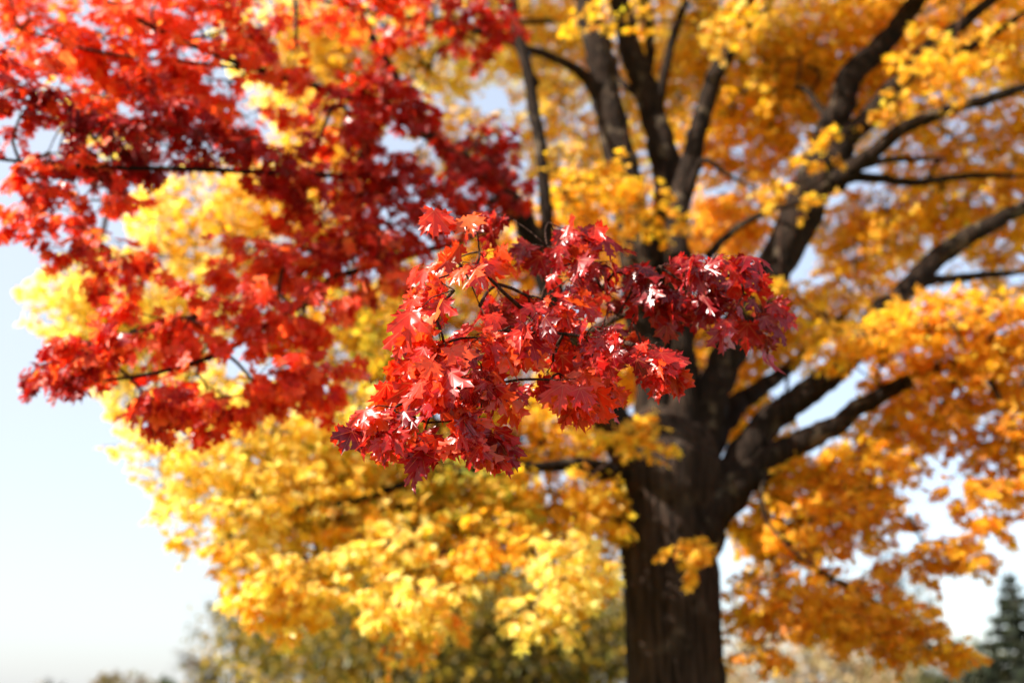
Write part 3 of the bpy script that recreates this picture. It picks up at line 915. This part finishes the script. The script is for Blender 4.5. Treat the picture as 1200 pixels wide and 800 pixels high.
tot += mass("orange_foliage", "orange leaves between the two big right limbs", [
    Bl(1110, 240, 80, 30, 7.2, .5, 'OY', 1.6),
    Bl(1030, 260, 60, 50, 7.8, .5, 'PY', 1.5),
    Bl(890, 255, 60, 26, 7.3, .4, 'OYY', 1.6),
    Bl(1000, 285, 50, 36, 7.6, .4, 'OYY', 1.4, thr=.05),
    Bl(1000, 340, 60, 40, 7.6, .5, 'OYP', 1.8),
    Bl(930, 380, 60, 40, 7.2, .5, 'OYY', 2.0),
    Bl(1090, 270, 60, 30, 8.2, .5, 'PY', .8, thr=.1),
    Bl(1160, 330, 60, 30, 8.0, .5, 'PY', .8, thr=.1),
], M_YEL, 'lo', 30)
tot += mass("orange_foliage", "burnt orange leaves above the low right limb", [
    Bl(1020, 405, 70, 30, 5.9, .4, 'OY', 1.8),
    Bl(1110, 390, 90, 44, 6.0, .5, 'OD', 2.2),
    Bl(1180, 420, 60, 50, 6.0, .5, 'OD', 2.2),
    Bl(1090, 450, 70, 34, 6.2, .5, 'OD', 2.2),
    Bl(1050, 500, 60, 36, 7.0, .5, 'OD', 1.8),
    Bl(1130, 500, 70, 34, 6.2, .5, 'D', 1.9),
    Bl(1190, 520, 40, 60, 6.0, .5, 'D', 1.8),
    Bl(1150, 590, 46, 40, 6.0, .4, 'D', 1.1, droop=.7, thr=.0),
    Bl(1250, 480, 60, 120, 6.4, .7, 'OY', 1.4),
], M_YEL, 'lo', 31, .6)
tot += mass("orange_foliage", "rusty orange leaves trailing low right of trunk", [
    Bl(885, 495, 44, 36, 7.8, .4, 'O', 2.0),
    Bl(900, 540, 50, 34, 7.2, .5, 'O', 1.8),
    Bl(960, 560, 80, 36, 6.6, .5, 'O', 2.2),
    Bl(1010, 560, 60, 36, 6.4, .5, 'OD', 2.2),
    Bl(900, 620, 50, 50, 7.0, .5, 'O', 2.0),
    Bl(960, 620, 70, 40, 6.4, .5, 'OD', 2.2),
    Bl(1010, 605, 52, 20, 6.2, .4, 'D', 1.9),
    Bl(1095, 652, 64, 22, 6.0, .4, 'D', 1.5, thr=.0),
    Bl(890, 700, 44, 34, 6.8, .5, 'OD', 1.9),
    Bl(960, 690, 70, 34, 6.2, .5, 'D', 2.2),
    Bl(1020, 725, 70, 26, 6.0, .5, 'D', 2.2),
    Bl(1085, 755, 50, 18, 5.9, .4, 'D', 1.8),
    Bl(890, 768, 36, 16, 6.4, .3, 'D', 1.3),
    Bl(870, 740, 20, 20, 6.6, .3, 'D', 1.3),
    Bl(1040, 745, 60, 22, 6.2, .4, 'D', 2.0),
    Bl(980, 725, 60, 28, 6.8, .4, 'OD', 1.8),
    Bl(1110, 762, 30, 14, 5.9, .3, 'D', 1.6),
    Bl(1120, 655, 40, 16, 6.0, .3, 'D', 1.6),
], M_YEL, 'lo', 32, .6)
tot += mass("yellow_foliage", "small golden sprays in front of the big right limb", [
    Bl(935, 235, 34, 10, 6.1, .2, 'OY', 1.3, thr=-.6),
    Bl(965, 175, 30, 10, 6.1, .2, 'OY', 1.2, thr=-.6),
    Bl(890, 330, 34, 14, 6.0, .2, 'OY', 1.4, thr=-.6),
    Bl(1030, 130, 34, 10, 6.1, .2, 'OY', 1.2, thr=-.6),
    Bl(1080, 60, 34, 14, 6.1, .2, 'OY', 1.4, thr=-.6),
    Bl(1010, 395, 34, 14, 6.0, .2, 'OY', 1.6, thr=-.6),
], M_YEL, 'lo', 34, .6)
tot += mass("yellow_foliage", "small golden sprays in front of the upright limbs", [
    Bl(735, 215, 40, 12, 6.0, .2, 'OY', 1.4, thr=-.6),
    Bl(700, 30, 30, 14, 6.1, .2, 'YO', 1.3, thr=-.6),
    Bl(775, 255, 30, 12, 6.1, .2, 'OY', 1.2, thr=-.6),
    Bl(850, 30, 40, 24, 6.1, .2, 'BY', 1.5, thr=-.6),
    Bl(745, 20, 20, 12, 6.3, .2, 'OY', 1.2, thr=-.6),
], M_YEL, 'lo', 35, .6)
print("maple leaves:", tot)


# ================================================================== TREES BEHIND
def far_tree(name, label, cat, px, Y, top_py, width_px, key, cover, seed, leaf=.16, trunk_w=.35, trunk_frac=.3, thr=-.05, shape='round', mat=None, bare=False, group=None, nb=7):
    rng = np.random.default_rng(seed)
    k = mpp(px, top_py, Y)
    top = at(px, top_py, Y)
    H = top[2]
    W = width_px * k / 2
    b0 = np.array([top[0], Y, 0.0])
    e = empty(name, b0)
    tag(e, label, cat, group)
    t = Tubes()
    P = smooth_path([(b0[0], Y, -.1, trunk_w * .65), (b0[0] + .05, Y, H * .12, trunk_w * .5), (b0[0] - .08, Y, H * .45, trunk_w * .36), (b0[0], Y, H * .93, .03)], 6)
    t.add(P[:, :3], P[:, 3], 12, .08)
    t.build("trunk", M_FAR, e)
    c = np.array([b0[0], Y, H * (trunk_frac + 1) / 2])
    ax = np.array([W, W, H * (1 - trunk_frac) / 2])
    area = PI * ax[0] * ax[2]
    n = int(cover * area / (leaf * leaf * .42))
    lm = Tubes()
    hubs = []
    for i in range(nb * 3):
        v = rng.normal(size=3); v /= np.linalg.norm(v)
        h = c + v * ax * rng.uniform(.6, .92)
        hubs.append(h)
        z0 = max(H * .12, h[2] - rng.uniform(.15, .4) * H)
        z0 = min(z0, H * .85)
        s = np.array([b0[0], Y, z0])
        m = s * .45 + h * .55 + np.array([0, 0, -.04 * H])
        q = smooth_path([s, m, h], 4)
        lm.add(q, np.linspace(trunk_w * .16, .015, len(q)), 6)
        for _ in range(14 if bare else 5):
            st = q[rng.integers(3, len(q))]
            d = unit((h - s) * .6 / np.linalg.norm(h - s) + rng.normal(0, .5, 3) + np.array([0, 0, .25]))
            L_ = rng.uniform(.12, .3) * H * .5
            en = st + d * L_
            lm.add(np.array([st, (st + en) / 2 + rng.normal(0, .04, 3) * L_, en]), [.02, .014, .006], 4)
            if bare:
                for _ in range(5):
                    s2 = st + (en - st) * rng.uniform(.3, 1)
                    e2 = s2 + unit(d + rng.normal(0, .5, 3)) * L_ * .6
                    lm.add(np.array([s2, e2]), [.010, .004], 3)
    lm.build("branches", M_FAR, e)
    hubs = np.array(hubs)
    if n > 30:
        hb = hubs[rng.integers(0, len(hubs), n)]
        sc = np.minimum(ax, ax.mean()) * .30
        p = hb + rng.normal(size=(n, 3)) * sc
        q = (p - c) / ax
        r = np.linalg.norm(q, axis=1)
        keep = (r < 1.08 + rng.normal(0, .06, n))
        if thr > -.9:
            kk = np.array([clumpy(x, .8, thr, seed % 13) for x in p])
            keep &= kk
        p = p[keep]; n = len(p)
        lv = Leaves()
        nn = rng.normal(0, .7, (n, 3)) + np.array([0, 0, 1.0])
        aa = rng.normal(0, 1, (n, 3)) + np.array([0, 0, -.4])
        lv.add(p, aa, nn, leaf * rng.uniform(.6, 1.3, n), palette(rng, key, n, .15), p)
        lv.build("crown", mat or M_FOL, e, 'tuft', seed)
    return e


far_tree("broadleaf_tree", "olive and brown tree with dark trunk behind the hanging yellow clumps", "tree", 532, 24, 650, 520, 'olive', 11.0, 41, .15, .5, .08, -.35, nb=12)
far_tree("broadleaf_tree", "thin half bare brownish tree left of the olive tree", "tree", 292, 30, 665, 120, 'rust', 2.0, 42, .14, .3, .1, .05, bare=True)
far_tree("broadleaf_tree", "small brownish round treetop low at far left", "tree", 150, 60, 786, 84, 'rust', 8.0, 43, .3, .4, .15)
far_tree("broadleaf_tree", "small dark green treetop beside the brownish one", "tree", 190, 66, 790, 40, 'dgreen', 8.0, 44, .3, .3, .1)
far_tree("broadleaf_tree", "faint bare treetop left of the brownish one", "tree", 62, 62, 797, 60, 'rust', .9, 45, .2, .2, .1, 0, bare=True)
far_tree("broadleaf_tree", "tan bushy tree under the trailing orange leaves", "tree", 950, 34, 728, 230, 'tan', 7.0, 46, .2, .3, .1)
far_tree("broadleaf_tree", "pale feathery bare tree in the gap right of trunk", "tree", 1035, 42, 640, 110, 'pale', .8, 47, .2, .2, .1, 0, bare=True)
far_tree("broadleaf_tree", "dull green bush low at left of the spruce", "bush", 1125, 36, 752, 130, 'hedge', 7.0, 48, .2, .3, .05)
far_tree("broadleaf_tree", "olive brown shrub at bottom between tan tree and green bush", "bush", 1050, 38, 762, 130, 'hedge', 7.0, 49, .2, .3, .05)


def spruce(label, px, Y, top_py, spread, seed):
    rng = np.random.default_rng(seed)
    top = at(px, top_py, Y); H = top[2]
    b0 = np.array([top[0], Y, 0.0])
    e = empty("spruce_tree", b0); tag(e, label, "conifer", "spruces at the right edge")
    t = Tubes()
    t.add([(b0[0], Y, -.1), (b0[0], Y, H * .5), (b0[0], Y, H)], [.28, .15, .015], 10, .05)
    t.build("trunk", M_FAR, e)
    lm, lv = Tubes(), Leaves()
    lm.add([(b0[0], Y, .4), (b0[0], Y, H * .5), (b0[0], Y, H - .1)], [.1, .06, .008], 6)
    z = .5
    P, A, NN, S = [], [], [], []
    while z < H - .15:
        f = 1 - z / H
        rad = spread * f ** 1.15
        nb = 7 if f > .2 else 5
        ph = rng.uniform(0, 6)
        for i in range(nb):
            a = ph + i * 2 * PI / nb + rng.normal(0, .2)
            r = rad * rng.uniform(.72, 1.12) + .04
            d = np.array([math.cos(a), math.sin(a), 0])
            s = np.array([b0[0], Y, z])
            q = smooth_path([s, s + d * r * .5 + np.array([0, 0, -.10 * r]), s + d * r + np.array([0, 0, -.12 * r + .08])], 4)
            lm.add(q, np.linspace(.03, .008, len(q)), 4)
            m = int(26 + 60 * r)
            tt = rng.uniform(.1, 1, m)
            pp = s + d * r * tt[:, None] + np.array([0, 0, 1]) * (-.14 * r * tt + .06 * tt ** 2)[:, None]
            sd_ = np.cross(d, [0, 0, 1.0])
            w = rng.normal(0, .16, m) * r * .8 * (1.1 - tt)
            pp = pp + sd_ * w[:, None]
            pp[:, 2] += rng.normal(-.05, .05, m)
            P.append(pp)
            A.append(d * .7 + rng.normal(0, .35, (m, 3)) + np.array([0, 0, -.5]) + sd_ * np.sign(w)[:, None] * .4)
            NN.append(rng.normal(0, .5, (m, 3)) + np.array([0, 0, 1.0]))
            S.append(rng.uniform(.10, .22, m) * (.45 + .55 * min(1, r)))
        z += rng.uniform(.26, .40) * (.45 + .55 * min(1, f * 3))
    lm.build("branches", M_FAR, e)
    P = np.concatenate(P)
    lv.add(P, np.concatenate(A), np.concatenate(NN), np.concatenate(S), palette(rng, 'spruce', len(P), .2), P)
    lv.build("crown", M_FOL, e, 'tuft', seed)


spruce("pointed dark green spruce against the sky, the taller and nearer one", 1180, 26, 664, 3.1, 51)
spruce("dark spruce cut by the right edge of the photo", 1240, 34, 650, 4.0, 52)
